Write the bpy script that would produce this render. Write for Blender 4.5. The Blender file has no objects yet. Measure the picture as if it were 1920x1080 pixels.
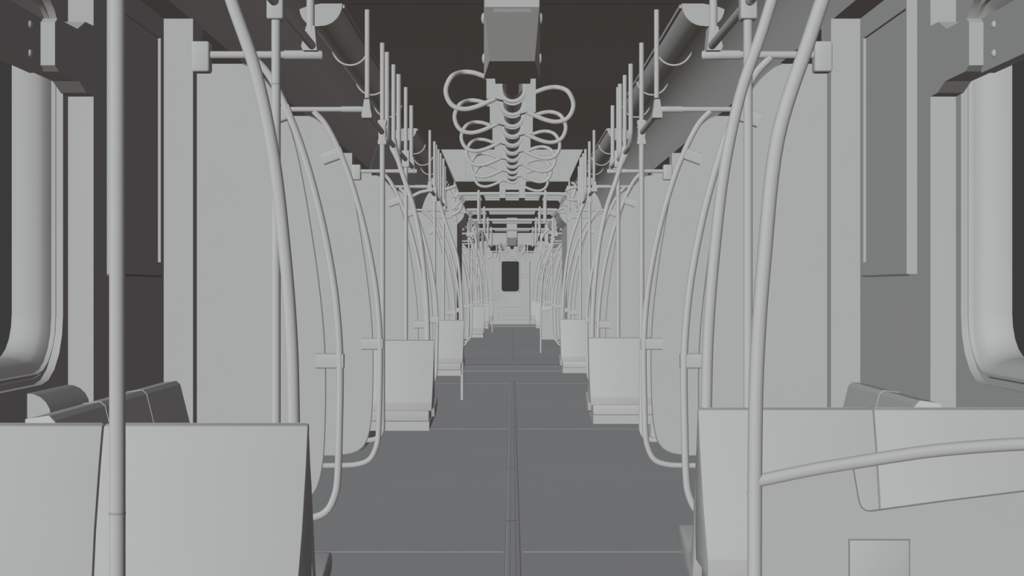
import bpy, bmesh, math
from mathutils import Vector
C = bpy.context.scene
COL = C.collection
PI = math.pi
H = 1.2            # eye height (m); the car's long axis is +Y, the eye stands at its start
F = 50/36          # 50 mm lens

# ------------------------------------------------------------------ materials
def mat(name, col, var=0.012, scale=6.0, rough=0.9):
    m = bpy.data.materials.new(name); m.use_nodes = True
    nt = m.node_tree; nt.nodes.clear()
    out = nt.nodes.new('ShaderNodeOutputMaterial')
    d = nt.nodes.new('ShaderNodeBsdfDiffuse'); d.inputs['Roughness'].default_value = 0.0
    tc = nt.nodes.new('ShaderNodeTexCoord'); n = nt.nodes.new('ShaderNodeTexNoise')
    n.inputs['Scale'].default_value = scale
    r = nt.nodes.new('ShaderNodeValToRGB')
    r.color_ramp.elements[0].color = tuple(c*(1-var) for c in col)+(1,)
    r.color_ramp.elements[1].color = tuple(min(1, c*(1+var)) for c in col)+(1,)
    nt.links.new(tc.outputs['Object'], n.inputs['Vector'])
    nt.links.new(n.outputs['Fac'], r.inputs['Fac'])
    nt.links.new(r.outputs['Color'], d.inputs['Color'])
    nt.links.new(d.outputs['BSDF'], out.inputs['Surface'])
    return m
M = dict(
    panel=mat('grey_wall_panel', (.80, .80, .80)),
    steel=mat('matt_grey_tube', (.84, .84, .84), .006, 12),
    seat=mat('grey_moulded_seat', (.82, .82, .82)),
    floor=mat('grey_floor_sheet', (.80, .80, .81), .015, 3),
    seam=mat('dark_joint_shade', (.42, .42, .42), .02),  # darker grey paints in the shade of grooves and edge lines
    softseam=mat('grey_joint_shade', (.62, .62, .62), .02),  # milder grey, likewise painted-in shade for gaps and outlines
    bright=mat('pale_metal_edge', (1.0, 1.0, 1.0), .0),
)
def glass():
    m = bpy.data.materials.new('window_glass'); m.use_nodes = True
    nt = m.node_tree; nt.nodes.clear()
    out = nt.nodes.new('ShaderNodeOutputMaterial'); t = nt.nodes.new('ShaderNodeBsdfTransparent')
    n = nt.nodes.new('ShaderNodeTexNoise'); n.inputs['Scale'].default_value = 3
    r = nt.nodes.new('ShaderNodeValToRGB')
    r.color_ramp.elements[0].color = (.965, .97, .97, 1); r.color_ramp.elements[1].color = (.985, .99, .99, 1)
    nt.links.new(n.outputs['Fac'], r.inputs['Fac']); nt.links.new(r.outputs['Color'], t.inputs['Color'])
    nt.links.new(t.outputs[0], out.inputs['Surface'])
    return m
M['glass'] = glass()

# ------------------------------------------------------------------ mesh builder
class MB:
    def __init__(s): s.v = []; s.f = []
    def add(s, vs, fs):
        o = len(s.v); s.v += [tuple(v) for v in vs]; s.f += [tuple(i+o for i in f) for f in fs]; return s
    def box(s, x0, x1, y0, y1, z0, z1):
        x0, x1 = min(x0, x1), max(x0, x1)
        v = [(x, y, z) for z in (z0, z1) for y in (y0, y1) for x in (x0, x1)]
        return s.add(v, [(0,2,3,1),(4,5,7,6),(0,1,5,4),(2,6,7,3),(0,4,6,2),(1,3,7,5)])
    def rbox(s, x0, x1, y0, y1, z0, z1, r=.01, seg=3):
        bm = bmesh.new(); bmesh.ops.create_cube(bm, size=1)
        for v in bm.verts:
            v.co = Vector(((x0+x1)/2+v.co.x*abs(x1-x0), (y0+y1)/2+v.co.y*(y1-y0), (z0+z1)/2+v.co.z*(z1-z0)))
        bmesh.ops.bevel(bm, geom=list(bm.edges), offset=r, segments=seg, profile=.5, affect='EDGES')
        bm.verts.index_update()
        s.add([v.co[:] for v in bm.verts], [[v.index for v in f.verts] for f in bm.faces]); bm.free(); return s
    def tube(s, pts, r, seg=16, smooth=True, radii=None, cap=True):
        P = [Vector(p) for p in pts]
        if smooth and len(P) > 2: P = catmull(P)
        n = len(P); T = []
        for i in range(n):
            a = P[max(0, i-1)]; b = P[min(n-1, i+1)]; T.append((b-a).normalized())
        u = T[0].orthogonal().normalized()
        vs = []; fs = []
        for i in range(n):
            u = (u-T[i]*u.dot(T[i])).normalized(); w = T[i].cross(u)
            rr = r if radii is None else radii[i]
            for k in range(seg):
                a = 2*PI*k/seg; vs.append(P[i]+u*math.cos(a)*rr+w*math.sin(a)*rr)
        for i in range(n-1):
            for k in range(seg):
                k2 = (k+1) % seg
                fs.append((i*seg+k, i*seg+k2, (i+1)*seg+k2, (i+1)*seg+k))
        if cap:
            fs.append(tuple(range(seg-1, -1, -1))); fs.append(tuple((n-1)*seg+k for k in range(seg)))
        return s.add(vs, fs)
    def prism(s, poly, axis, a0, a1):
        """poly: 2D points; axis x -> (y,z), y -> (x,z), z -> (x,y)"""
        def mk(p, a):
            return {'x': (a, p[0], p[1]), 'y': (p[0], a, p[1]), 'z': (p[0], p[1], a)}[axis]
        n = len(poly)
        vs = [mk(p, a0) for p in poly]+[mk(p, a1) for p in poly]
        fs = [tuple(range(n-1, -1, -1)), tuple(range(n, 2*n))]
        fs += [(i, (i+1) % n, n+(i+1) % n, n+i) for i in range(n)]
        return s.add(vs, fs)
    def ring(s, loops, close=True):
        n = len(loops[0]); vs = [p for l in loops for p in l]; fs = []
        for i in range(len(loops)-1):
            for k in range(n if close else n-1):
                k2 = (k+1) % n; fs.append((i*n+k, i*n+k2, (i+1)*n+k2, (i+1)*n+k))
        return s.add(vs, fs)
    def mesh(s, name, material, angle=27):
        me = bpy.data.meshes.new(name); me.from_pydata(s.v, [], s.f)
        bm = bmesh.new(); bm.from_mesh(me)
        bmesh.ops.recalc_face_normals(bm, faces=list(bm.faces)); bm.to_mesh(me); bm.free()
        me.polygons.foreach_set('use_smooth', [True]*len(me.polygons))
        me.set_sharp_from_angle(angle=math.radians(angle))
        me.materials.append(material); me.update(); return me
def catmull(P, k=6):
    out = []
    Q = [P[0]*2-P[1]]+P+[P[-1]*2-P[-2]]
    for i in range(1, len(Q)-2):
        a, b, c, d = Q[i-1:i+3]
        for j in range(k):
            t = j/k
            out.append(.5*((2*b)+(c-a)*t+(2*a-5*b+4*c-d)*t*t+(3*b-a-3*c+d)*t**3))
    out.append(P[-1]); return out
def rrect(u0, u1, v0, v1, r, n=6):
    pts = []
    for cx, cy, a0 in ((u1-r, v1-r, 0), (u0+r, v1-r, 90), (u0+r, v0+r, 180), (u1-r, v0+r, 270)):
        for i in range(n+1):
            a = math.radians(a0+90*i/n); pts.append((cx+r*math.cos(a), cy+r*math.sin(a)))
    return pts

CACHE = {}
def obj(name, key, build, material, parent=None, loc=(0, 0, 0)):
    if key is None or key not in CACHE:
        mb = MB(); build(mb); me = mb.mesh(name, M[material], 8 if name in ('bracket', 'frame', 'backrest') else 27)
        if key is not None: CACHE[key] = me
    else: me = CACHE[key]
    o = bpy.data.objects.new(name, me); COL.objects.link(o); o.location = loc
    if parent: o.parent = parent
    return o
def thing(name, loc, label, cat, group=None):
    o = bpy.data.objects.new(name, None); COL.objects.link(o); o.location = loc
    o.empty_display_size = .1
    o['label'] = label; o['category'] = cat
    if group: o['group'] = group
    return o
def tag(o, label, cat, group=None):
    o['label'] = label; o['category'] = cat
    if group: o['group'] = group
    return o
def struct(name, build, material='panel', parent=None, loc=(0, 0, 0), key=None):
    o = obj(name, key, build, material, parent, loc)
    if parent is None: o['kind'] = 'structure'
    return o

# ------------------------------------------------------------------ dimensions of the car
PITCH = 5.81                     # door to door
BAY = 4.03                       # seat bay between two doorways
CARS = [0.0, 23.2]
Y0 = [1.81, 7.62, 13.43]         # near end of each seat bay of a car
ZC = H+1.49                      # ceiling
RAILX = .79; RAILZ = H+.957; R = .016
XD = 1.32; ZS = H+1.106
END = 20.7
SIDE = {-1: 'left', 1: 'right'}
ORD = ['nearest', 'middle', 'farthest']
def where(car, k, s):
    return '%s side, %s bay, %s car' % (SIDE[s], ORD[k], 'near' if car == 0 else 'far')

# ------------------------------------------------------------------ shell
FEND = 45.3
def floor(b): b.box(-1.62, 1.62, -2.2, END-.35, -.06, 0)
struct('floor', floor, 'floor')
def floor2(b): b.box(-1.62, 1.62, 21.35, FEND+.2, -.06, 0)
struct('floor', floor2, 'floor')
def thr(b):
    # ramped ridged threshold plates of the gangway
    b.prism([(END-.35, -.06), (END-.35, 0), (END-.33, .006), (END-.30, .006), (END-.06, .045), (END-.04, .041), (END+.02, .041), (END+.22, .072), (END+.24, .068), (END+.40, .068), (21.30, .0), (21.35, 0), (21.35, -.06)], 'x', -.795, .795)
struct('trim_1', thr, 'floor')
def seams(b):
    for y in (6.45, 12.08, 17.78):
        for sx in (-1, 1):
            b.box(sx*.045+.004, sx*1.5, y-.012, y-.005, 0, .0012); b.box(sx*.045+.004, sx*1.5, y+.03, y+.037, 0, .0012)
    for y in (24.0, 29.4, 35.1, 40.8):
        for sx in (-1, 1): b.box(sx*.045+.004, sx*1.5, y, y+.07, 0, .0012)
struct('trim_2', seams, 'seam')
def seamhi(b):
    for y in (6.45, 12.08, 17.78):
        for sx in (-1, 1):
            b.prism([(y-.005, .0), (y+.006, .0045), (y+.018, .0045), (y+.03, .0)], 'x', sx*.045+.004, sx*1.5)
struct('trim_3', seamhi, 'floor')
def strip(y0, y1):
    def f(b):
        b.prism([(-.034, 0), (-.030, .004), (-.012, .005), (.012, .005), (.030, .004), (.034, 0)], 'y', y0, y1)
    return f
def striplines(y0, y1, ys):
    def f(b):
        for x in (-.035, -.0145, .0125, .033): b.box(x, x+.0022, y0, y1, 0, .0062)
        for y in ys: b.box(-.035, .035, y, y+.02, 0, .0062)
    return f
for (a, e, ys) in ((-2.2, 18.4, (2.5, 4.6, 7.28, 9.4, 11.3, 12.75, 16.9, 18.38)), (23.0, 41.6, (23.0, 25.0, 28.9, 30.4, 34.6, 38.9, 41.6))):
    t = thing('aisle_floor_strip', (.004, a, 0), 'narrow ribbed strip along the middle of the floor, %s' % ('near car' if a < 0 else 'far car beyond the threshold'), 'floor strip')
    obj('ribbed_plate', None, strip(0, e-a), 'floor', t)
    obj('joint_lines', None, striplines(0, e-a, [y-a for y in ys]), 'seam', t)

def ceil(y0, y1):
    return lambda b: b.box(-1.0, 1.0, y0, y1, ZC, ZC+.05)
struct('ceiling', ceil(-2.2, END)); struct('ceiling', ceil(22.75, FEND))
def cseam(b):
    for y in (7.44, 13.25, 19.06, 30.64, 36.45, 42.3): b.box(-1.0, 1.0, y, y+.02, ZC-.0003, ZC+.01)
struct('trim_4', cseam, 'seam')
COVE = [(1.0, 1.49), (1.06, 1.479), (1.12, 1.455), (1.175, 1.415), (1.225, 1.365), (1.262, 1.30), (1.29, 1.225), (1.308, 1.16), (1.32, 1.106)]
n_t = 5
for s in (-1, 1):
    for (y0, y1) in ((-2.2, END), (22.75, FEND)):
        def cv(b):
            poly = [(s*x, H+z) for x, z in COVE]+[(s*1.62, ZS), (s*1.62, ZC+.05), (s*1.0, ZC+.05)]
            b.prism(poly, 'y', y0, y1)
        o = struct('ceiling', cv)
    def cs(b):
        for y in (13.25, 19.06):
            l0 = [(s*(x-.002), y, H+z-.001) for x, z in COVE]; l1 = [(s*(x-.002), y+.02, H+z-.001) for x, z in COVE]
            l2 = [(s*(x+.01), y+.02, H+z+.01) for x, z in COVE]; l3 = [(s*(x+.01), y, H+z+.01) for x, z in COVE]
            b.ring([l0, l1, l2, l3, l0], close=False)
    struct('trim_%d' % n_t, cs, 'seam'); n_t += 1

# walls ---------------------------------------------------------------------
WZ = (.888, 2.165)
def wall_bay(s, y0, car, k):
    nm = 'wall_'+SIDE[s]
    for (x_, p, q) in ((1.43, y0, y0+.98), (1.43, y0+3.05, y0+BAY), (1.31, y0-.18, y0), (1.31, y0+BAY, y0+BAY+.18)):
        struct(nm, lambda b: b.box(s*x_, s*1.62, p, q, 0, ZS))
    # window wall with rounded opening
    ya, yb = y0+.98, y0+3.05
    wy0, wy1 = y0+1.06, y0+2.995
    hole = rrect(wy0, wy1, WZ[0], WZ[1], .22, 5)
    def ww(b):
        bm = bmesh.new()
        out = [(ya, 0), (yb, 0), (yb, ZS), (ya, ZS)]
        es = []
        for L in (out, hole):
            vs = [bm.verts.new((s*1.517, p[0], p[1])) for p in L]
            es += [bm.edges.new((vs[i], vs[(i+1) % len(vs)])) for i in range(len(vs))]
        bmesh.ops.triangle_fill(bm, edges=es, use_beauty=True)
        bm.verts.index_update()
        b.add([v.co[:] for v in bm.verts], [[v.index for v in f.verts] for f in bm.faces]); bm.free()
        def lp(x, off, r): return [(s*x, p[0], p[1]) for p in rrect(wy0+off, wy1-off, WZ[0]+off, WZ[1]-off, r, 5)]
        b.ring([lp(1.517, 0, .22), lp(1.543, 0, .22)])
        b.ring([lp(1.543, 0, .22), lp(1.545, .022, .2)])
    struct(nm, ww)
    w = struct('window_%d' % (1+k+3*(s > 0)+6*(car > 0)), lambda b: b.ring([[(s*x, p[0], p[1]) for p in rrect(wy0+o_, wy1-o_, WZ[0]+o_, WZ[1]-o_, r_, 5)] for x, o_, r_ in ([(1.541, .022, .2), (1.531, .028, .195), (1.531, .034, .185), (1.545, .036, .183)]+[(1.543+.100*(1-math.cos(math.radians(t_))), .030+.055*math.sin(math.radians(t_)), .183-.04*math.sin(math.radians(t_))) for t_ in range(35, 101, 13)]+[(1.657, .08, .15), (1.60, .02, .2), (1.541, .02, .2)])]))
    obj('window_glass', None, lambda b: b.prism(rrect(wy0+.084, wy1-.084, WZ[0]+.084, WZ[1]-.084, .141, 5), 'x', s*1.648, s*1.652), 'glass', w)
def door_bay(s, y0, y1, n):
    d = struct('door_%d' % n, lambda b: (b.box(s*1.50, s*1.54, y0, (y0+y1)/2-.004, 0, ZS), b.box(s*1.50, s*1.54, (y0+y1)/2+.004, y1, 0, ZS), b.box(s*1.54, s*1.6, y0, y1, 0, ZS)))
    m = (y0+y1)/2
    for (a, c) in ((y0+.12, m-.1), (m+.1, y1-.12)):
        f = obj('window_frame', None, lambda b: b.ring([[(s*x, p[0], p[1]) for p in rrect(a+o_, c-o_, 1.0+o_, 1.95-o_, .09-o_, 5)] for x, o_ in ((1.50, 0), (1.49, .005), (1.49, .03), (1.50, .035))]), 'panel', d)
        obj('window_pane', None, lambda b: b.prism(rrect(a+.03, c-.03, 1.03, 1.92, .06, 5), 'x', s*1.495, s*1.499), 'seam', d)
nd = 2
for ci, c in enumerate(CARS):
    for s in (-1, 1):
        for k, y0 in enumerate(Y0): wall_bay(s, y0+c, ci, k)
        for (a, e) in ((.21, 1.63), (6.02, 7.44), (11.83, 13.25), (17.64, 19.06)):
            door_bay(s, a+c, e+c, nd); nd += 1
        for (x_, p, q) in ((1.31, c+.03, c+.21), (1.43, c+(-2.2 if ci == 0 else -.45), c+.03), (1.31, c+19.06, c+19.24), (1.43, c+19.24, END if ci == 0 else FEND)):
            struct('wall_'+SIDE[s], lambda b: b.box(s*x_, s*1.62, p, q, 0, ZS))

# end walls and gangway -----------------------------------------------------------
def endwall(s, y0, y1):
    def f(b):
        b.prism([(s*.80, 0), (s*1.43, 0), (s*1.43, ZC), (s*.67, ZC), (s*.655, H+1.09), (s*.80, H+1.09)], 'y', y0, y1)
    return f
for s in (-1, 1):
    struct('wall_end_'+SIDE[s], endwall(s, END, END+.08)); struct('wall_end_'+SIDE[s], endwall(s, 22.67, 22.75))
    def gw(b):
        a = [(.80, 0), (.80, H+.93), (.783, H+.95), (.74, H+.99), (.705, H+1.04), (.69, H+1.12), (.90, H+1.12), (.90, 0)]
        b.prism([(s*x, z) for x, z in a], 'y', END+.08, 22.67)
    struct('wall_gangway_'+SIDE[s], gw)
struct('ceiling', lambda b: b.box(-.90, .90, END+.08, 22.67, H+1.12, H+1.18))

# tapering ceiling duct at the far end of each car
for ci, c in enumerate(CARS):
    y0, y1 = 15.3+c, (END if ci == 0 else FEND)
    e = 1.0
    def hood(b):
        a = [(-.763, ZC), (-.608, H+1.146), (.608, H+1.146), (.763, ZC)]
        z1 = H+1.118
        d = [(-.80, ZC), (-.668, z1), (.668, z1), (.80, ZC)]
        b.add([(x, y0, z) for x, z in a]+[(x, y1, z) for x, z in d], [(0,1,2,3), (7,6,5,4), (0,4,5,1), (1,5,6,2), (2,6,7,3), (3,7,4,0)])
    t = thing('ceiling_duct', (0, y0, ZC), 'tapered ceiling housing over the aisle, far end of the %s' % ('near car' if ci == 0 else 'second car'), 'duct')
    o = obj('duct_body', None, hood, 'panel', t); o.location = (0, -y0, -ZC)
    for sx in (-1, 1):
        def outl(b):
            for L0, L1 in ((0, .006),):
                x0, x1, z0, z1 = (.10, .50, -.335, -.06)
                if sx < 0: x0, x1 = -x1, -x0
                w = .004
                b.box(x0, x1, -.002, .002, z0, z0+w); b.box(x0, x1, -.002, .002, z1-w, z1)
                b.box(x0, x0+w, -.002, .002, z0, z1); b.box(x1-w, x1, -.002, .002, z0, z1)
        obj('hatch_outline', ('ho', sx), outl, 'softseam', t)

# far end wall with cab door ---------------------------------------------------------
def fw(b):
    b.box(-1.62, -.575, FEND, FEND+.1, 0, ZC); b.box(.575, 1.62, FEND, FEND+.1, 0, ZC); b.box(-.575, .575, FEND, FEND+.1, 1.93+.12, ZC)
struct('wall_back', fw)
d = struct('door_1', lambda b: (b.box(-.575, -.33, FEND+.01, FEND+.06, 0, 2.05), b.box(.24, .565, FEND+.01, FEND+.06, 0, 2.05), b.box(-.33, .24, FEND+.01, FEND+.06, 0, 1.08), b.box(-.33, .24, FEND+.01, FEND+.06, 2.07, 2.05)))
def pf(b):
    W = rrect(-.385, .275, 1.06, 2.13, .13, 6); I = rrect(-.325, .22, 1.095, 2.07, .09, 6)
    b.ring([[(x, FEND+.01, z) for x, z in W], [(x, FEND-.01, z) for x, z in rrect(-.375, .265, 1.07, 2.12, .12, 6)], [(x, FEND-.01, z) for x, z in rrect(-.335, .23, 1.085, 2.08, .1, 6)], [(x, FEND+.06, z) for x, z in I]])
obj('window_frame', None, pf, 'panel', d)
obj('window_pane', None, lambda b: b.prism(rrect(-.325, .22, 1.095, 2.07, .09, 6), 'y', FEND+.055, FEND+.06), 'glass', d)
def plate(x0, x1, y0p, y1p, nm, t=.012, r=.02):
    k = FEND/2667
    X0, X1 = (x0-960)*k, (x1-960)*k; Z0, Z1 = H-(y1p-540)*k, H-(y0p-540)*k
    e = obj(nm+'_edge', None, lambda b: b.prism(rrect(X0, X1, Z0, Z1, r, 4), 'y', FEND-.004, FEND+.02), 'softseam', d)
    obj(nm, None, lambda b: b.prism(rrect(X0+.012, X1-.012, Z0+.012, Z1-.012, r*.6, 4), 'y', FEND-t, FEND+.02), 'panel', d)
plate(947, 977.5, 480.5, 485.5, 'top_plate'); plate(977, 990, 514, 521, 'notice_plate'); plate(928, 935, 545.5, 556, 'lock_cover')
plate(928, 935, 558, 565, 'lock_plate'); plate(937, 948, 554.5, 560, 'door_handle', .03); plate(933.5, 987, 576, 600, 'vent_panel')
obj('lock_cylinder', None, lambda b: b.tube([(-.48, FEND-.02, .83), (-.48, FEND, .83)], .012, 16, False), 'seam', d)
def vl(b):
    for z in (.3, .36, .42, .48): b.box(-.42, .43, FEND-.016, FEND-.012, z, z+.006)
obj('vent_slats', None, vl, 'softseam', d)
def ds(b):
    b.box(-.585, -.575, FEND-.003, FEND+.01, 0, 2.05); b.box(.555, .565, FEND-.003, FEND+.01, 0, 2.05)
    b.box(-.585, .565, FEND-.003, FEND+.01, 2.15, 2.158)
obj('door_gap', None, ds, 'softseam', d)
# solid part of leaf around the window
obj('leaf', None, lambda b: (b.box(-.575, -.37, FEND, FEND+.03, 0, 2.15), b.box(.26, .565, FEND, FEND+.03, 0, 2.15), b.box(-.37, .26, FEND, FEND+.03, 0, 1.08), b.box(-.37, .26, FEND, FEND+.03, 2.1, 2.15)), 'panel', d)
struct('trim_7', lambda b: b.prism([(43.9, 0), (44.0, .03), (44.5, .03), (44.6, .045), (FEND, .045), (FEND, 0)], 'x', -1.3, 1.3), 'floor')

# ------------------------------------------------------------------ window side fittings
BRK = [(4.45, .697), (4.487, .683), (4.697, .683), (4.78, .656), (4.86, .654), (4.86, .896), (4.767, .892), (4.68, .853), (4.476, .848), (4.45, .831)]
for ci, c in enumerate(CARS):
    for k, y0 in enumerate(Y0):
        y0 = y0+c
        for s in (-1, 1):
            t = thing('window_header_beam', (s*1.517, y0+2.02, H+.76), 'box beam with stepped brackets across the window top, '+where(ci, k, s), 'beam', None)
            bmo = obj('beam', ('beam', s), lambda b: b.box(-s*.042, 0, -1.25, .64, -.084, .086), 'panel', t)
            def br(mir):
                def f(b):
                    pts = [((y-3.83)*mir, z-.76) for y, z in BRK]
                    b.prism(pts, 'x', -s*.087, 0)
                return f
            obj('bracket', ('brk', s, 1), br(1), 'panel', t); obj('bracket', ('brk', s, -1), br(-1), 'panel', t)
            for zz in (.046, -.042):
                for yy in (.52, -1.1):
                    obj('rivet', ('rv', s), lambda b: b.tube([(0, 0, 0), (-s*.005, 0, 0), (-s*.009, 0, 0)], .012, 16, False, [.012, .010, .003]), 'steel', bmo, (-s*.042, yy, zz))
            # notice frame on the pier past the window
            fr = thing('poster_frame', (s*1.43, y0+3.21, 0), 'empty notice frame on the wall past the window, '+where(ci, k, s), 'poster frame')
            def pfm(b):
                z0, z1 = H+.05, H+1.04; iz0, iz1 = z0+.052, z1-.05; w = .67
                b.box(-s*.037, 0, 0, .012, z0, z1); b.box(-s*.037, 0, w-.05, w, z0, z1)
                b.box(-s*.037, 0, .012, w-.05, z0, iz0); b.box(-s*.037, 0, .012, w-.05, iz1, z1)
            fro = obj('frame', ('pfm', s), pfm, 'panel', fr)
            obj('backboard', ('pbk', s), lambda b: b.box(-s*.026, 0, .012, .62, H+.1, H+1.0), 'panel', fr)
            obj('frame_joint', ('pfj', s), lambda b: (b.box(-s*.030, 0, .67, .674, H+.046, H+1.044), b.box(-s*.03, 0, 0, .67, H+.044, H+.05)), 'seam', fro)

# rounded cover under the near left window
o = obj('heater_cover', None, lambda b: b.prism([(-1.517, 0), (-1.517, .870), (-1.497, .868), (-1.475, .858), (-1.458, .842), (-1.447, .822), (-1.443, .80), (-1.43, .797), (-1.43, 0)], 'y', 4.45, 4.858), 'panel')
tag(o, 'quarter round wall cover below the left window beside the long bench', 'heater cover')

# ------------------------------------------------------------------ seats
def seat_shell(s, x0, x1):
    """side profile of one bucket: cushion plus backrest, apex at local y=0"""
    def f(b):
        out = [(0.008, .857), (.03, .80), (.075, .70), (.12, .56), (.15, .46), (.175, .42), (.22, .40), (.30, .41), (.44, .445), (.485, .44), (.50, .415), (.49, .385), (.42, .362), (.28, .335), (.20, .325), (.15, .335), (.115, .39), (.085, .50), (.045, .66), (.01, .78), (-.006, .85)]
        bm = bmesh.new()
        a = [bm.verts.new((s*x0, y, z)) for y, z in out]; c = [bm.verts.new((s*x1, y, z)) for y, z in out]
        n = len(out)
        bm.faces.new(a); bm.faces.new(c[::-1])
        for i in range(n): bm.faces.new((a[i], c[i], c[(i+1) % n], a[(i+1) % n]))
        bmesh.ops.recalc_face_normals(bm, faces=list(bm.faces))
        ends = [e for e in bm.edges if abs(e.verts[0].co.x-e.verts[1].co.x) < 1e-6]
        bmesh.ops.bevel(bm, geom=ends, offset=.006, segments=2, profile=.5, affect='EDGES')
        bm.verts.index_update(); b.add([v.co[:] for v in bm.verts], [[v.index for v in f.verts] for f in bm.faces]); bm.free()
    return f
def rear_cover(s, x0, x1, ga=1, gb=1):
    def f(b):
        # wedge shaped cover behind the backrest, tapering towards its foot
        rows = [(.0, .857, 0), (-.022, .8515, 0), (-.050, .76, .0), (-.105, .60, .002), (-.153, .474, .006), (-.163, .452, .007), (-.158, .40, .009)]
        rows2 = [(.004, .85, 0), (.002, .83, 0), (.02, .76, 0), (.06, .60, .002), (.095, .48, .006), (.10, .435, .007), (.105, .40, .009)]
        vs = []; fs = []
        for (ya, za, g), (yb, zb, g2) in zip(rows, rows2):
            vs += [(s*(x0+ga*g), ya, za), (s*(x1-gb*g), ya, za), (s*(x1-gb*g), yb, zb), (s*(x0+ga*g), yb, zb)]
        for i in range(len(rows)-1):
            for k in range(4):
                k2 = (k+1) % 4; fs.append((i*4+k, i*4+k2, (i+1)*4+k2, (i+1)*4+k))
        fs.append((0, 1, 2, 3)); m = (len(rows)-1)*4; fs.append((m+3, m+2, m+1, m))
        bm = bmesh.new(); V = [bm.verts.new(v) for v in vs]
        for q in fs: bm.faces.new([V[i] for i in q])
        bmesh.ops.recalc_face_normals(bm, faces=list(bm.faces)); bm.edges.ensure_lookup_table()
        es = [e for e in bm.edges if len(e.link_faces) == 2 and e.link_faces[0].normal.angle(e.link_faces[1].normal, 0) > math.radians(50)]
        bmesh.ops.bevel(bm, geom=es, offset=.003, segments=2, profile=.5, affect='EDGES')
        bm.verts.index_update(); b.add([v.co[:] for v in bm.verts], [[v.index for v in f.verts] for f in bm.faces]); bm.free()
    return f
SEATX = {-1: .515, 1: .532}
def double_seat(s, a, label, w=1.0):
    t = thing('transverse_seat', (0, a, 0), label, 'seat', 'pairs of moulded seats facing away across the aisle')
    x0 = SEATX[s]
    for i, (p, q) in enumerate(((x0, 1.030), (1.034, 1.516))):
        sh = obj('seat_bucket', ('sb', s, i), seat_shell(s, p+.004, q-.004), 'seat', t)
        obj('back_cover', ('rc', s, i), rear_cover(s, p, q, *((1, 2) if i == 0 else (-2, 0))), 'seat', t)
    obj('underframe', ('uf', s), lambda b: b.rbox(s*(x0+.024), s*1.516, -.160, .10, .33, .402, .012, 2), 'seat', t)
    obj('base_box', ('bb', s), lambda b: b.prism([(-.155, .27), (-.155, .33), (.16, .33), (.35, .36), (.48, .375), (.47, .315), (.40, .30)], 'x', s*(x0+.024), s*1.516), 'seat', t)
    return t
def bench(s, y0, n, y1, label):
    t = thing('side_bench', (s*1.43, y0, 0), label, 'bench', 'long benches against the side walls')
    L = (y1-y0)/n
    for i in range(n):
        a, e = i*L+.004, (i+1)*L-.004
        obj('backrest', ('bkr', s, round(L, 3)), lambda b: b.prism([(-s*.005, .815), (-s*.062, .822), (-s*.078, .808), (-s*.125, .62), (-s*.165, .46), (-s*.165, .42), (0, .42)], 'y', .004, L-.004), 'seat', t, (0, i*L, 0))
        obj('cushion', ('csh', s, round(L, 3)), lambda b: b.rbox(-s*.15, -s*.60, .006, L-.006, .37, .445, .02, 3), 'seat', t, (0, i*L, 0))
        if i: obj('divider', ('div', s), lambda b: b.prism([(-s*.005, .817), (-s*.063, .824), (-s*.0795, .809), (-s*.1265, .62), (-s*.1265, .5), (0, .5)], 'y', -.004, .004), 'bright', t, (0, i*L, 0))
    obj('end_cap', ('ecp', s), lambda b: b.prism([(-s*.0, .815), (-s*.070, .825), (-s*.088, .805), (-s*.14, .60), (-s*.17, .42), (0, .42)], 'y', -.012, .002), 'bright', t)
    obj('bench_base', ('bbs', s, round(y1-y0, 2)), lambda b: b.rbox(0, -s*.40, .02, y1-y0-.02, .05, .37, .05, 3), 'seat', t)
    return t

# ------------------------------------------------------------------ poles
CURVE = [(.79, .935), (.765, .87), (.722, .735), (.66, .555), (.612, .33), (.58, .06), (.565, -.15), (.560, -.345)]
def stub(b, x, y, z0, r=R): b.tube([(x, y, z0), (x, y, ZC)], r, 16, False)
def fork(b, x, y, z):   # tapered socket around the rail, opening into the stub above
    prof = [(-.030, -.055), (.022, -.055), (.032, -.04), (.030, 0), (.018, .085), (.017, .10), (-.017, .10), (-.018, .085), (-.034, .0), (-.036, -.04)]
    b.prism([(x+p, z+q) for p, q in prof], 'y', y-.024, y+.024)
def curved_pole(s, y, label, to_floor=False, ynode=None):
    yn = y+.03 if ynode is None else ynode
    t = thing('curved_grab_pole', (0, 0, 0), label, 'grab pole', 'curved poles rising to the overhead rails')
    off = 0 if not to_floor else -.025
    def f(b):
        pts = [(s*(x+off*(1 if z < .5 else 0)), yn+(y-yn)*min(1, (.935-z)/.9), H+z) for x, z in CURVE]
        if to_floor: pts += [(s*.534, y, .5), (s*.534, y, .25), (s*.534, y, 0)]
        b.tube(pts, R*1.02 if not to_floor else .0162, 16)
    k = obj('pole', None, f, 'steel', t)
    def soc(b):
        x1, z1 = CURVE[0]; x2, z2 = CURVE[1]
        P = [Vector((s*.792, yn, H+.99)), Vector((s*.79, yn, H+.935)), Vector((s*.757, yn, H+.85))]
        b.tube(P, .02, 16, False, [.024, .027, .0175])
    obj('socket', None, soc, 'steel', t)
    obj('upper_pole', None, lambda b: stub(b, s*.79, yn, H+.98, .0145), 'steel', t)
    if to_floor: obj('joint_collar', None, lambda b: b.tube([(s*.534, y, .74), (s*.534, y, .752)], .0168, 16, False), 'steel', t)
    return t
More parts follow.
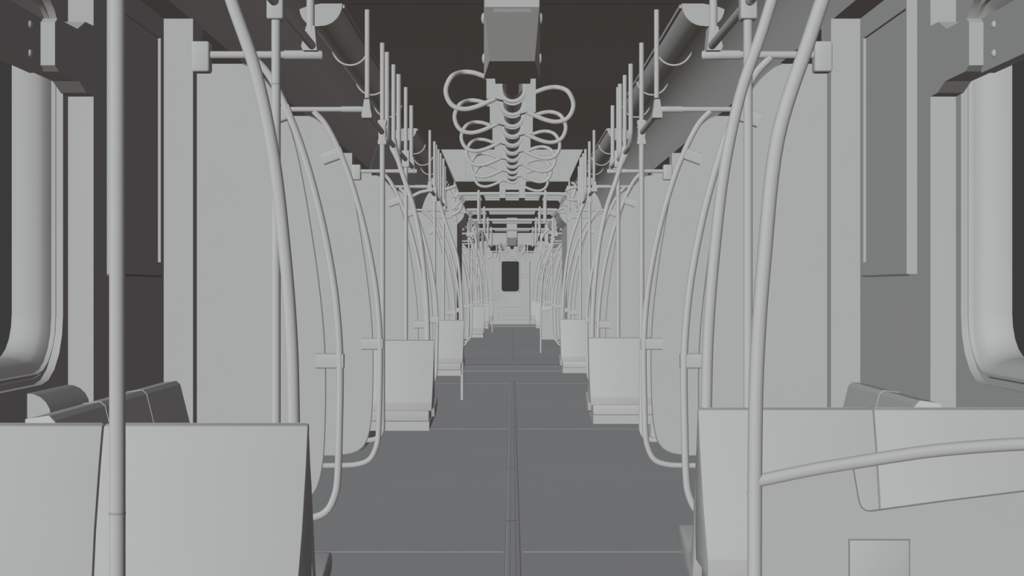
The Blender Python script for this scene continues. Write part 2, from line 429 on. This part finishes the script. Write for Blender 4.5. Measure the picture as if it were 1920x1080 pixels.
def node_clamp(b, x, y, z):
    # waisted double saddle clamp
    L = []
    for dz, hx, hy in ((-.075, .026, .022), (-.06, .028, .024), (-.035, .022, .02), (0, .024, .026), (.035, .022, .02), (.06, .028, .024), (.072, .026, .022)):
        L.append([(x+px, y+py, z+dz) for px, py in rrect(-hx, hx, -hy, hy, .008, 3)])
    b.ring(L); n = len(L[0]); b.add(L[0], [tuple(range(n))]); b.add(L[-1], [tuple(range(n))])
def elbow_pole(s, y, label):
    t = thing('stanchion_pole', (s*.788, y, 0), label, 'grab pole', 'straight poles bent to the wall at the foot')
    obj('pole', ('ep', s), lambda b: b.tube([(0, 0, RAILZ-.06), (0, 0, .37)], R, 16, False), 'steel', t)
    obj('foot_bend', ('ef', s), lambda b: b.tube([(0, 0, .38), (0, 0, .345), (s*.008, 0, .315), (s*.03, 0, .288), (s*.065, 0, .276), (s*.12, 0, .275), (s*.64, 0, .275)], R, 16), 'steel', t)
    obj('foot_collar', ('efc', s), lambda b: b.tube([(0, 0, .37), (0, 0, .40)], R*1.1, 16, False), 'steel', t)
    obj('joint_ring', ('ej',), lambda b: b.tube([(0, 0, .748), (0, 0, .753)], R*1.03, 16, False), 'softseam', t)
    ncl = obj('clamp', ('nc',), lambda b: node_clamp(b, 0, 0, RAILZ-.01), 'steel', t)
    for dz in (-.035, .03):
        obj('bolt', ('cbolt', s), lambda b: b.tube([(-s*.02, 0, 0), (-s*.027, 0, 0)], .005, 16, False), 'bright', ncl, (0, 0, RAILZ-.01+dz))
    obj('upper_pole', ('eu',), lambda b: b.tube([(0, 0, RAILZ+.05), (0, 0, ZC)], .0145, 16, False), 'steel', t)
    return t
def box_pole(s, y, label):
    t = thing('stanchion_pole', (s*.788, y, 0), label, 'grab pole', 'straight poles with a box clamp on the overhead rail')
    obj('pole', ('bp',), lambda b: b.tube([(0, 0, RAILZ-.05), (0, 0, .40)], .0155, 16, False), 'steel', t)
    obj('foot_bracket', ('bfb', s), lambda b: b.rbox(-s*.016 if s < 0 else .0, s*.06, -.02, .02, .395, .425, .004, 2), 'steel', t)
    obj('joint_ring', ('bj',), lambda b: b.tube([(0, 0, 1.878), (0, 0, 1.883)], R*1.03, 16, False), 'softseam', t)
    obj('box_clamp', ('bc',), lambda b: b.rbox(-.028, .028, -.03, .03, RAILZ-.063, RAILZ+.063, .008, 3), 'steel', t)
    obj('upper_pole', ('bu',), lambda b: b.tube([(0, 0, RAILZ+.05), (0, 0, ZC)], .0145, 16, False), 'steel', t)
    return t
def cross_rail(s, y, kind, label, long0, long1, jy=None, extra=None):
    """transverse rail from the wall bracket to the corner, then along the car"""
    t = thing('overhead_rail', (0, y, 0), label, 'grab rail', 'overhead rails at the doorways')
    zr = RAILZ
    if kind == 'A':
        zl = RAILZ+.0; xc = .80
        obj('cross_bar', ('cbA', s), lambda b: b.tube([(s*1.25, 0, zr), (s*.84, 0, zr)], .0155, 16, False), 'steel', t)
        obj('sleeve', ('slA', s), lambda b: b.tube([(s*.935, 0, zr), (s*.86, 0, zr), (s*.80, .004, zr), (s*.785, .01, zr)], .019, 16, False), 'steel', t)
        obj('corner_joint', ('cjA', s), lambda b: b.prism([(s*(.82+p), H+q) for p, q in ((-.026, .968), (.032, .968), (.039, .985), (.030, 1.02), (.019, 1.066), (-.016, 1.068), (-.022, 1.0))], 'y', -.05, .05), 'steel', t)
        obj('upper_pole', ('upA', s), lambda b: b.tube([(s*.822, -.035, zr+.09), (s*.822, -.035, ZC)], .0165, 16, False), 'steel', t)
    else:
        obj('cross_bar', ('cbB', s), lambda b: b.tube([(s*1.25, 0, zr), (s*.90, 0, zr)], .0135, 16, False), 'steel', t)
        obj('sleeve', ('slB', s), lambda b: b.tube([(s*.915, 0, zr), (s*.86, 0, zr), (s*.82, 0, zr), (s*.795, .006, zr-.002), (s*.782, .03, zr-.008), (s*.782, .07, zr-.012)], .0165, 16), 'steel', t)
        obj('corner_joint', ('cjB', s), lambda b: b.prism([(s*(.776+p), H+q) for p, q in ((-.025, .909), (.025, .909), (.028, .925), (.021, .955), (.014, 1.008), (-.014, 1.008), (-.020, .955), (-.027, .925))], 'y', -.03, .04), 'steel', t)
        obj('upper_pole', ('upB', s), lambda b: b.tube([(s*.775, 0, zr+.06), (s*.775, 0, ZC)], .0135, 16, False), 'steel', t)
    obj('wall_block', ('wb', s, kind), lambda b: b.rbox(s*1.237, s*1.31, -.035, .035, zr-.073, zr+.052, .01, 3), 'steel', t)
    if long1 > long0:
        def lb(b):
            if jy is not None:    # rail starts as a hanger from the ceiling
                b.tube([(s*.79, jy-y, ZC), (s*.79, jy-y, zr+.25), (s*.79, jy-y, zr+.10), (s*.79, jy-y+.01, zr+.04), (s*.79, jy-y+.05, zr+.005), (s*.79, jy-y+.12, zr-.005), (s*.79, long1-y-1.1, zr-.003), (s*.795, long1-y-.5, zr+.006), (s*.815, long1-y-.045, zr+.031)], .0165, 16)
            else:
                b.tube([(s*.785, long0-y, zr-.01), (s*.79, long1-y, zr-.01)], .0165, 16, False)
        obj('long_bar', None, lb, 'steel', t)
    if extra: obj('hanger', None, lambda b: b.tube([(s*.79, extra-y, ZC), (s*.79, extra-y, zr+.25), (s*.79, extra-y, zr+.12), (s*.79, extra-y+.02, zr+.06), (s*.79, extra-y+.09, zr+.01), (s*.79, extra-y+.18, zr-.005), (s*.79, extra-y+.47, zr-.01)], .0155, 16), 'steel', t)
    return t

# windscreens ---------------------------------------------------------------------
ARC = [(1.062, .946), (.996, .872), (.92, .723), (.854, .547), (.788, .307), (.74, .066), (.716, -.131), (.706, -.33), (.709, -.57), (.715, -.77), (.727, -.85), (.76, -.915), (.82, -.943), (.93, -.951), (1.30, -.951)]
EDGE = [(1.30, .925), (1.09, .925), (1.055, .91), (1.0, .862), (.955, .80), (.915, .72), (.875, .60), (.84, .44), (.80, .20), (.775, .02), (.757, -.15), (.748, -.32), (.748, -.50), (.755, -.68), (.772, -.79), (.80, -.85), (.85, -.885), (.93, -.90), (1.30, -.90)]
def edgecurve():
    P = [Vector((x, 0, z)) for x, z in EDGE[1:-1]]
    Q = catmull(P, 4)
    return [EDGE[0]]+[(q.x, q.z) for q in Q]+[EDGE[-1]]
EC = edgecurve()
def windscreen(s, y, label, dx=0.0):
    t = thing('windscreen', (0, y, 0), label, 'windscreen', 'curved screens beside the doorways')
    spo = obj('screen_panel', ('scr', s, dx), lambda b: b.prism([(s*(x+dx*(x < 1.2)), H+z) for x, z in EC], 'y', .028, .045), 'panel', t)
    def rim(b):   # thin dark outline added round the panel so its edge reads
        P = [(s*(x+dx), .0275, H+z) for x, z in EC[1:-1]]
        b.tube(P, .0028, 6, False)
    obj('edge_outline', ('rim', s, dx), rim, 'seam', spo)
    obj('arc_pole', ('arc', s), lambda b: b.tube([(s*x, 0, H+z) for x, z in ARC], .0150, 16), 'steel', t)
    def cl(px, pz, ang):
        def f(b):
            bm = bmesh.new(); bmesh.ops.create_cube(bm, size=1)
            for v in bm.verts: v.co = Vector((v.co.x*.115+.0395, v.co.y*.040+.008, v.co.z*.062))
            es = [e for e in bm.edges if abs((e.verts[0].co-e.verts[1].co).x) > .05]
            bmesh.ops.bevel(bm, geom=es, offset=.012, segments=3, profile=.5, affect='EDGES')
            bm.verts.index_update()
            ca, sa = math.cos(ang), math.sin(ang)
            b.add([(s*(px+v.co.x*ca-v.co.z*sa), v.co.y, H+pz+v.co.x*sa+v.co.z*ca) for v in bm.verts], [[v.index for v in f_.verts] for f_ in bm.faces]); bm.free()
        return f
    obj('panel_clamp', ('cl1', s), cl(.709, -.30, 0), 'steel', t)
    obj('panel_clamp', ('cl2', s), cl(.925, .722, math.radians(-20)), 'steel', t)
    return t

# luggage screen with grab slot --------------------------------------------------------
def luggage_screen(s, y, label, full=True):
    t = thing('partition_screen', (0, y, 0), label, 'partition')
    top = [(.54, -.425), (.65, -.402), (.75, -.385), (.85, -.369), (.93, -.358), (1.03, -.349), (1.13, -.343), (1.25, -.338), (1.42, -.336)]
    P = [(p.x, p.z) for p in catmull([Vector((x, 0, z)) for x, z in top], 3)]
    x1 = 1.42
    def panel(b):
        zb = -.954
        def ztop(x):
            for (a, za), (c_, zc) in zip(P, P[1:]):
                if a <= x <= c_: return za+(zc-za)*(x-a)/(c_-a)
            return P[-1][1]
        # solid left part
        L = [(x, z) for x, z in P if x <= .748]+[(.748, ztop(.748))]
        slotl = [(.748, ztop(.748)), (.757, -.44), (.762, -.468), (.768, -.482), (.778, -.489), (.79, -.490)]
        slotb = [(.79, -.490), (.95, -.468), (1.127, -.446), (1.33, -.43)]
        # one outline running round the slot (open to the wall side)
        out = [(.54, zb), (.54, -.425)]+L[1:]+slotl[1:]+slotb[1:]+[(1.36, -.42), (1.37, -.40), (1.37, ztop(1.37)), (x1, ztop(x1)), (x1, zb)]
        b.prism([(s*x, H+z) for x, z in out], 'y', -.006, .006)
    lpo = obj('panel', ('lsp', s), panel, 'panel', t)
    obj('slot_edge', ('lse', s), lambda b: b.tube([(s*x, -.0065, H+z) for x, z in ((.748, -.385), (.757, -.44), (.762, -.468), (.768, -.482), (.778, -.489), (.79, -.490), (.95, -.468), (1.127, -.446), (1.33, -.43))], .0014, 6, False), 'seam', lpo)
    obj('top_rail', ('lsr', s), lambda b: b.tube([(s*x, 0, H+z) for x, z in top], .0145, 16), 'steel', t)
    aco = obj('access_cover', ('lsa', s), lambda b: b.rbox(s*.741, s*.872, -.012, -.005, H-.72, H-.553, .004, 2), 'panel', t)
    def ol(b):
        for (a, c_, z0, z1) in ((.739, .874, -.5535, -.5515), (.739, .741, -.72, -.552), (.872, .874, -.72, -.552), (.739, .874, -.722, -.72)):
            b.box(s*a, s*c_, -.0075, -.005, H+z0, H+z1)
    obj('cover_gap', ('lso', s), ol, 'seam', aco)
    return t

# ------------------------------------------------------------------ furnish every bay
NEAR = ['first', 'second', 'third']
for ci, c in enumerate(CARS):
    carw = 'near car' if ci == 0 else 'far car'
    for k, y0r in enumerate(Y0):
        y0 = y0r+c
        for s in (-1, 1):
            W = '%s side, %s bay, %s' % (SIDE[s], ORD[k], carw)
            a = y0+(1.80 if s < 0 else 2.27)
            double_seat(s, a, 'pair of moulded grey seats seen from behind, '+W)
            if s < 0: bench(s, a+.58, 3, y0+3.99, 'long side bench of three seats against the wall, '+W)
            else: bench(s, a+.67, 2, y0+3.91, 'short side bench of two seats against the wall, '+W)
            special = (k == 0 and s > 0)
            if special:
                curved_pole(s, y0+1.32, 'curved pole reaching the floor beside the slotted partition, '+W, True, y0+1.36)
                luggage_screen(s, y0+1.32, 'low partition with grab slot and rising top rail, '+W)
                curved_pole(s, a+.02, 'curved pole standing on the corner of the seat back, '+W)
            else:
                elbow_pole(s, y0+1.03, 'straight pole whose foot bends outward to the wall, '+W)
                if k == 2 and s < 0:
                    curved_pole(s, a+.02, 'curved pole reaching down to the floor through the seat, '+W, True)
                else:
                    curved_pole(s, a+.04, 'curved pole standing on the corner of the seat back, '+W)
            box_pole(s, y0+2.94, 'straight pole with a box clamp behind the seat back, '+W)
            cross_rail(s, y0, 'B', 'overhead rail leaving the doorway with a rounded corner, '+W, y0+.03, y0+(1.03 if not special else 1.36), None, (a-.43) if not special else None)
            cross_rail(s, y0+BAY, 'A', 'overhead rail and corner joint at the far doorway, '+W, y0, y0+BAY, a+.5)
            windscreen(s, y0, 'curved white screen at the near end of the bay, '+W)
            windscreen(s, y0+BAY, 'curved white screen at the far end of the bay, '+W, .022)
    # door bay at the car's end
    for s in (-1, 1):
        if ci == 0:
            W = SIDE[s]+' side, beside the gangway end of the near car'
            cross_rail(s, c+19.24, 'B', 'overhead rail with a rounded corner, '+W, 0, 0)
            windscreen(s, c+19.24, 'curved white screen, '+W)
        else:
            W = SIDE[s]+' side, just past the gangway in the far car'
            cross_rail(s, c+.03, 'A', 'overhead rail and corner joint, '+W, 0, 0)
            windscreen(s, c+.03, 'curved white screen, '+W, .022)
            W = SIDE[s]+' side, by the cab door at the end'
            cross_rail(s, c+19.24, 'B', 'overhead rail with a rounded corner, '+W, 0, 0)
            windscreen(s, c+19.24, 'curved white screen, '+W)

# ------------------------------------------------------------------ lamps
def lamp(s, y, label, L=4.05):
    t = thing('ceiling_lamp', (s*1.0, y, ZC), label, 'lamp', 'half round tube lamps in the ceiling corners')
    def half(r, y0, y1, dz=0):
        pts = [(s*-r, 0.0), (0, 0.0), (s*r, -.02)]
        n = 20
        arc = [(math.cos(PI*i/n)*r, -math.sin(PI*i/n)*r+dz) for i in range(n+1)]
        arc = [(x, min(z, -.0)) for x, z in arc]
        return lambda b: b.prism([(x, z) for x, z in arc], 'y', y0, y1)
    def capf(b):
        n = 28; r = .112
        pts = [(-s*r, -.002), (0, -.002), (s*r, -.024)]
        arc = [(s*math.cos(PI*i/n)*r, -.022*(math.cos(PI*i/n) > 0)*math.cos(PI*i/n)-math.sin(PI*i/n)*r*1.06) for i in range(1, n)]
        b.prism([pts[0], pts[1], pts[2]]+arc, 'y', -.01, .02)
    obj('end_cap', ('lcap', s), capf, 'panel', t)
    tc_ = obj('tube_cover', ('ltube', L), half(.104, .02, L, -.004), 'panel', t)
    obj('edge_strip', ('lstr', s, L), lambda b: (b.box(-s*.120, -s*.104, .02, L, -.02, -.002),), 'panel', t)
    for i in (1, 2, 3):
        yy = L*i/3 - (.0 if i < 3 else .03)
        def col(b):
            n = 28
            A = [(math.cos(PI*i_/n)*.116, -math.sin(PI*i_/n)*.118) for i_ in range(n+1)]
            b.prism(A, 'y', yy-.015, yy+.015)
        obj('collar', ('lcol', i, L), col, 'panel', tc_)
for ci, c in enumerate(CARS):
    for k, y0 in enumerate(Y0):
        for s in (-1, 1): lamp(s, y0-.17+c, 'half round tube lamp along the ceiling corner, '+where(ci, k, s))
for s in (-1, 1): lamp(s, 19.07, 'short half round tube lamp at the gangway end, %s side' % SIDE[s], 1.5)

# ------------------------------------------------------------------ centre strap assembly
def strap_set(c, label, lab2):
    t = thing('strap_hanger_rail', (0, c, 0), label, 'strap rail')
    # housing box
    def hb(b):
        yt, yf, yb = 5.10, 5.33, 5.775
        zt, zb = H+1.008, H+.85
        # main body
        v = [(-.098, yt, ZC), (.098, yt, ZC), (-.098, yt, zt), (.098, yt, zt),
             (-.085, yf, zb), (.085, yf, zb), (-.114, yb, zb), (.114, yb, zb), (-.114, yb, ZC), (.114, yb, ZC)]
        b.add(v, [(0, 1, 3, 2), (2, 3, 5, 4), (4, 5, 7, 6), (6, 7, 9, 8), (0, 2, 4, 6, 8), (1, 9, 7, 5, 3), (0, 8, 9, 1)])
    obj('housing', 'shb', hb, 'panel', t)
    obj('front_slot', 'sfs', lambda b: b.add([(-.066, 5.103, H+1.000), (.068, 5.103, H+1.000), (.068, 5.114, H+.992), (-.066, 5.114, H+.992), (-.066, 5.11, H+1.003), (.068, 5.11, H+1.003)], [(0, 1, 2, 3), (0, 4, 5, 1), (3, 2, 5, 4), (0, 3, 4), (1, 5, 2)]), 'bright', t)
    obj('rear_lip', 'srl', lambda b: b.box(-.069, .076, 5.775, 5.92, H+.85, H+.87), 'panel', t)
    for sx in (-1, 1):
        for yy, zz in ((5.20, .985), (5.52, .89)):
            x = .107 if yy > 5.4 else .103
            obj('screw', ('scw', sx), lambda b: b.tube([(0, 0, 0), (sx*.006, 0, 0), (sx*.010, 0, 0)], .02, 16, False, [.021, .019, .006]), 'steel', t, (sx*x, yy, H+zz))
    y_end = 10.95
    ct = obj('carrier_tube', 'sct', lambda b: b.tube([(.002, 5.9, H+.838), (.002, y_end-.1, H+.838)], .042, 28, False, None, False), 'steel', t)
    obj('top_channel', 'stc', lambda b: b.box(-.04, .044, 6.0, y_end, H+.87, ZC), 'panel', t)
    for i in range(6):
        y = 6.02+.92*i
        for j in (0, 1):
            for dy in (-.035, .055):
                def rg(b):
                    n = 32; O = []; 
                    for r, yy in ((.058, 0), (.058, .02), (.044, .02), (.044, 0)):
                        O.append([(.002+r*math.cos(2*PI*q/n), yy, H+.838+r*math.sin(2*PI*q/n)) for q in range(n)])
                    O.append(O[0]); b.ring(O)
                obj('ring', 'srg', rg, 'steel', ct, (0, y+dy+.46*j, 0))
        for s in (-1, 1):
            yy = y+(.46 if s > 0 else 0)
            obj('hanger_plate', ('shp', s), lambda b: b.box(s*.068, s*.108, -.01, .02, H+.80, ZC), 'panel', t, (0, yy, 0))
            obj('loop_lug', ('slg', s), lambda b: b.prism([(s*.040, .865), (s*.075, .90), (s*.072, .80), (s*.035, .79)][::1] if False else [(s*.040, H+.87), (s*.072, H+.885), (s*.072, H+.80), (s*.036, H+.79)], 'y', -.03, .03), 'panel', t, (0, yy, 0))
    obj('end_bracket', 'seb', lambda b: (b.box(-.096, -.050, y_end-.05, y_end+.35, H+.69, ZC), b.box(.054, .100, y_end-.05, y_end+.35, H+.69, ZC), b.box(-.05, .054, y_end+.05, y_end+.3, H+.76, H+.83), b.box(-.05, .054, y_end+.05, y_end+.12, H+.79, ZC)), 'panel', t)
    for sx in (-1, 1):
        obj('bracket_bolt', ('sbb',), lambda b: b.tube([(0, -.012, 0), (0, 0, 0)], .012, 16, False), 'steel', t, (sx*.073, y_end-.05, H+.80))
    LOOP = [(.058, .880), (.112, .902), (.165, .920), (.214, .922), (.255, .895), (.279, .845), (.272, .80), (.245, .768), (.200, .757), (.150, .767), (.10, .788), (.058, .808)]
    k = 0
    names = ['nearest', 'second', 'third', 'fourth', 'fifth', 'farthest']
    for i in range(6):
        for s in (-1, 1):
            yy = c+6.02+.92*i+(.46 if s > 0 else 0)
            o = obj('strap_loop', ('slp', s), lambda b: b.tube([(s*x, (.06 if q < 4 else .0)*(1), H+z) for q, (x, z) in enumerate(LOOP)], .0105, 16), 'steel', None, (0, yy, 0))
            tag(o, '%s hand loop on the %s of the centre strap rail %s' % (names[i], SIDE[s], lab2), 'hand loop', 'hand loops of the strap rail '+lab2)
strap_set(0, 'hanging centre rail with tapered front housing over the near aisle', 'in the near car')
strap_set(CARS[1]+.0, 'centre strap rail far down the second car before the end door', 'in the far car')
for o in list(COL.objects):
    pass

# ------------------------------------------------------------------ cross bars with hanging handles towards the gangway
bars = [(16.0, 4), (19.25, 4), (22.15, 4), (25.6, 3), (34.5, 3), (41.2, 3)]
names = ['first', 'second', 'third', 'fourth', 'fifth', 'last']
for i, (y, n) in enumerate(bars):
    t = thing('ceiling_cross_rail', (0, y, H+1.06), '%s set of parallel ceiling cross bars counted from the centre straps' % names[i], 'grab rail', None)
    for j in range(n):
        def f(b):
            zz = 0 if j < 3 else -.02
            b.tube([(-.60, .05, -.05), (-.57, .01, -.015), (-.52, 0, 0), (.52, 0, 0), (.57, .01, -.015), (.60, .05, -.05)], .019 if j == 0 else .0125, 16)
        obj('cross_bar', ('xbar', j == 0), f, 'steel', t, (0, j*.36, 0))
    for sx in (-1, 1):
        obj('spacer', ('xsp', n), lambda b: b.box(-.02, .02, 0, (n-1)*.36, -.012, .02), 'steel', t, (sx*.34, 0, 0))
        for dy in (-.03, .42):
            hs = thing('hanging_handle', (sx*.375, y+dy, H+1.06), '%s strap on the %s cross bars, %s one of its side' % ('left' if sx < 0 else 'right', names[i], 'front' if dy < 0 else 'rear'), 'strap', 'long straps on the cross bars')
            st_ = obj('strap', 'hstr', lambda b: b.tube([(0, 0, .03), (0, 0, -.05), (0, 0, -.06), (0, 0, -.28), (0, .0, -.31)], .016, 16, False, [.008, .008, .016, .016, .008]), 'steel', hs)
            obj('hook', 'hhk', lambda b: b.rbox(-.012, .012, -.02, .02, -.06, .04, .004, 2), 'steel', st_)

# ------------------------------------------------------------------ jumper hoses with triangular brackets by the gangway
def P(px, py, Y): return ((px-960)*Y/2667, Y, H-(py-540)*Y/2667)
def hose(pts, Y, r, label, tri=None, m=1, dY=0):
    t = thing('curved_hose', (0, 0, 0), label, 'hose')
    pp = [P(960+(x-960)*m, y, Y) for x, y in pts]
    obj('tube', None, lambda b: b.tube(pp, r, 16), 'steel', t)
    if tri:
        q = [P(960+(x-960)*m, y, Y) for x, y in tri]
        def f(b):
            b.prism([(p[0], p[2]) for p in q], 'y', Y-.05, Y+.03)
        obj('triangular_bracket', None, f, 'steel', t)
hl = [
 ([(771, 369), (787, 361), (800, 358), (822, 356), (839, 354), (855, 348)], 17.3, .020, 'hose arching from the wall to the ceiling, left of the gangway', None, 1),
 ([(840, 355), (849, 367), (862, 370), (867, 381), (860, 396), (846, 404)], 18.6, .020, 'thick S shaped hose hanging left of the gangway', [(847, 376), (861, 384), (848, 395)], 1),
 ([(878, 377), (866, 376), (855, 384), (848, 390)], 20.2, .018, 'short hose curving into the gangway corner on the left', [(822, 369), (827, 368), (833, 388)], 1),
 ([(876, 392), (868, 386), (860, 388), (852, 394)], 20.2, .018, 'lower hose curving into the gangway corner on the left', [(826, 399), (834, 398), (836, 417), (832, 418)], 1),
 ([(1046, 362), (1061, 357), (1072, 352), (1082, 351)], 18.6, .018, 'upper hose with triangular bracket, right of the gangway', [(1081, 351), (1093, 343), (1093, 359)], 1),
 ([(1050, 368), (1063, 372), (1072, 375), (1080, 375)], 18.7, .018, 'second hose with triangular bracket, right of the gangway', [(1078, 375), (1090, 367), (1090, 383)], 1),
 ([(1071, 342), (1078, 346), (1078, 358), (1074, 372), (1078, 382), (1086, 386)], 19.6, .018, 'looping hose hanging beside the right gangway corner', None, 1),
 ([(1046, 389), (1053, 384), (1060, 384)], 20.2, .018, 'short upper hose over the right pillar cap', [(1059, 384), (1073, 376), (1073, 394)], 1),
 ([(1045, 396), (1052, 391), (1060, 391), (1066, 396)], 20.3, .018, 'short lower hose over the right pillar cap', None, 1),
 ([(893, 470), (893, 455), (890, 440), (887, 430), (893, 424)], 25.0, .022, 'hose hanging in the far car by the left wall', [(880, 435), (890, 438), (882, 446)], 1),
 ([(1030, 430), (1022, 436), (1015, 448), (1018, 456), (1028, 461)], 25.0, .022, 'S shaped hose hanging in the far car by the right wall', [(1026, 459), (1039, 457), (1034, 468)], 1),
 ([(920, 470), (922, 475), (921, 481), (914, 485)], 38.0, .025, 'small hose hanging left of the far door', [(914, 463), (920, 466), (916, 472)], 1),
 ([(1003, 468), (1009, 474), (1013, 478), (1010, 486)], 38.0, .025, 'small hose hanging right of the far door', [(1008, 462), (1015, 468), (1008, 473)], 1),
 ([(868, 357), (862, 361), (856, 367)], 18.6, .036, 'stubby hose coupling at the left end of the first cross bars', None, 1),
 ([(1046, 357), (1058, 361), (1064, 367)], 18.8, .030, 'stubby hose coupling at the right end of the first cross bars', None, 1),
]
for a in hl: hose(a[0], a[1], a[2], a[3], a[4], a[5])

# ------------------------------------------------------------------ light: even daylight-like studio light from every side
def sun(name, d, e, col=(1, 1, 1)):
    l = bpy.data.lights.new(name, 'SUN'); l.energy = e; l.angle = math.radians(1); l.color = col
    l.use_shadow = False
    try: l.cycles.cast_shadow = False
    except Exception: pass
    o = bpy.data.objects.new(name, l); COL.objects.link(o)
    o.rotation_euler = Vector(d).to_track_quat('-Z', 'Y').to_euler(); o.location = (0, 2, 2.2)
k = PI/.80
kv = Vector((.150, .342, -.075))
sun('key_light_from_upper_left', kv, kv.length*k, (.98, 1.0, .995))
sun('fill_from_behind_viewer', (0, 1, 0), .050*k, (1, 1, 1))
sun('fill_from_left', (1, 0, 0), .050*k, (.94, 1.0, .95))
sun('fill_from_right', (-1, 0, 0), .052*k, (1.05, .95, .97))
sun('fill_from_above', (0, 0, -1), .082*k, (.97, .98, 1.03))
sun('fill_from_below', (0, 0, 1), .038*k, (1.1, .99, .88))
w = bpy.data.worlds.new('dim_grey_surroundings'); C.world = w; w.use_nodes = True
bg = w.node_tree.nodes['Background']; bg.inputs[0].default_value = (.0452, .0452, .0452, 1); bg.inputs[1].default_value = 1

cam = bpy.data.cameras.new('camera'); co = bpy.data.objects.new('camera', cam); COL.objects.link(co)
co.location = (0, 0, H); co.rotation_euler = (PI/2, 0, 0); cam.lens = 50; cam.sensor_width = 36; cam.clip_end = 200; cam.clip_start = .05
C.camera = co
C.view_settings.view_transform = 'Standard'; C.view_settings.look = 'None'; C.view_settings.gamma = 1; C.view_settings.exposure = 0
C.view_settings.use_curve_mapping = False
C.cycles.max_bounces = 8; C.cycles.diffuse_bounces = 0; C.cycles.glossy_bounces = 1; C.cycles.transparent_max_bounces = 16
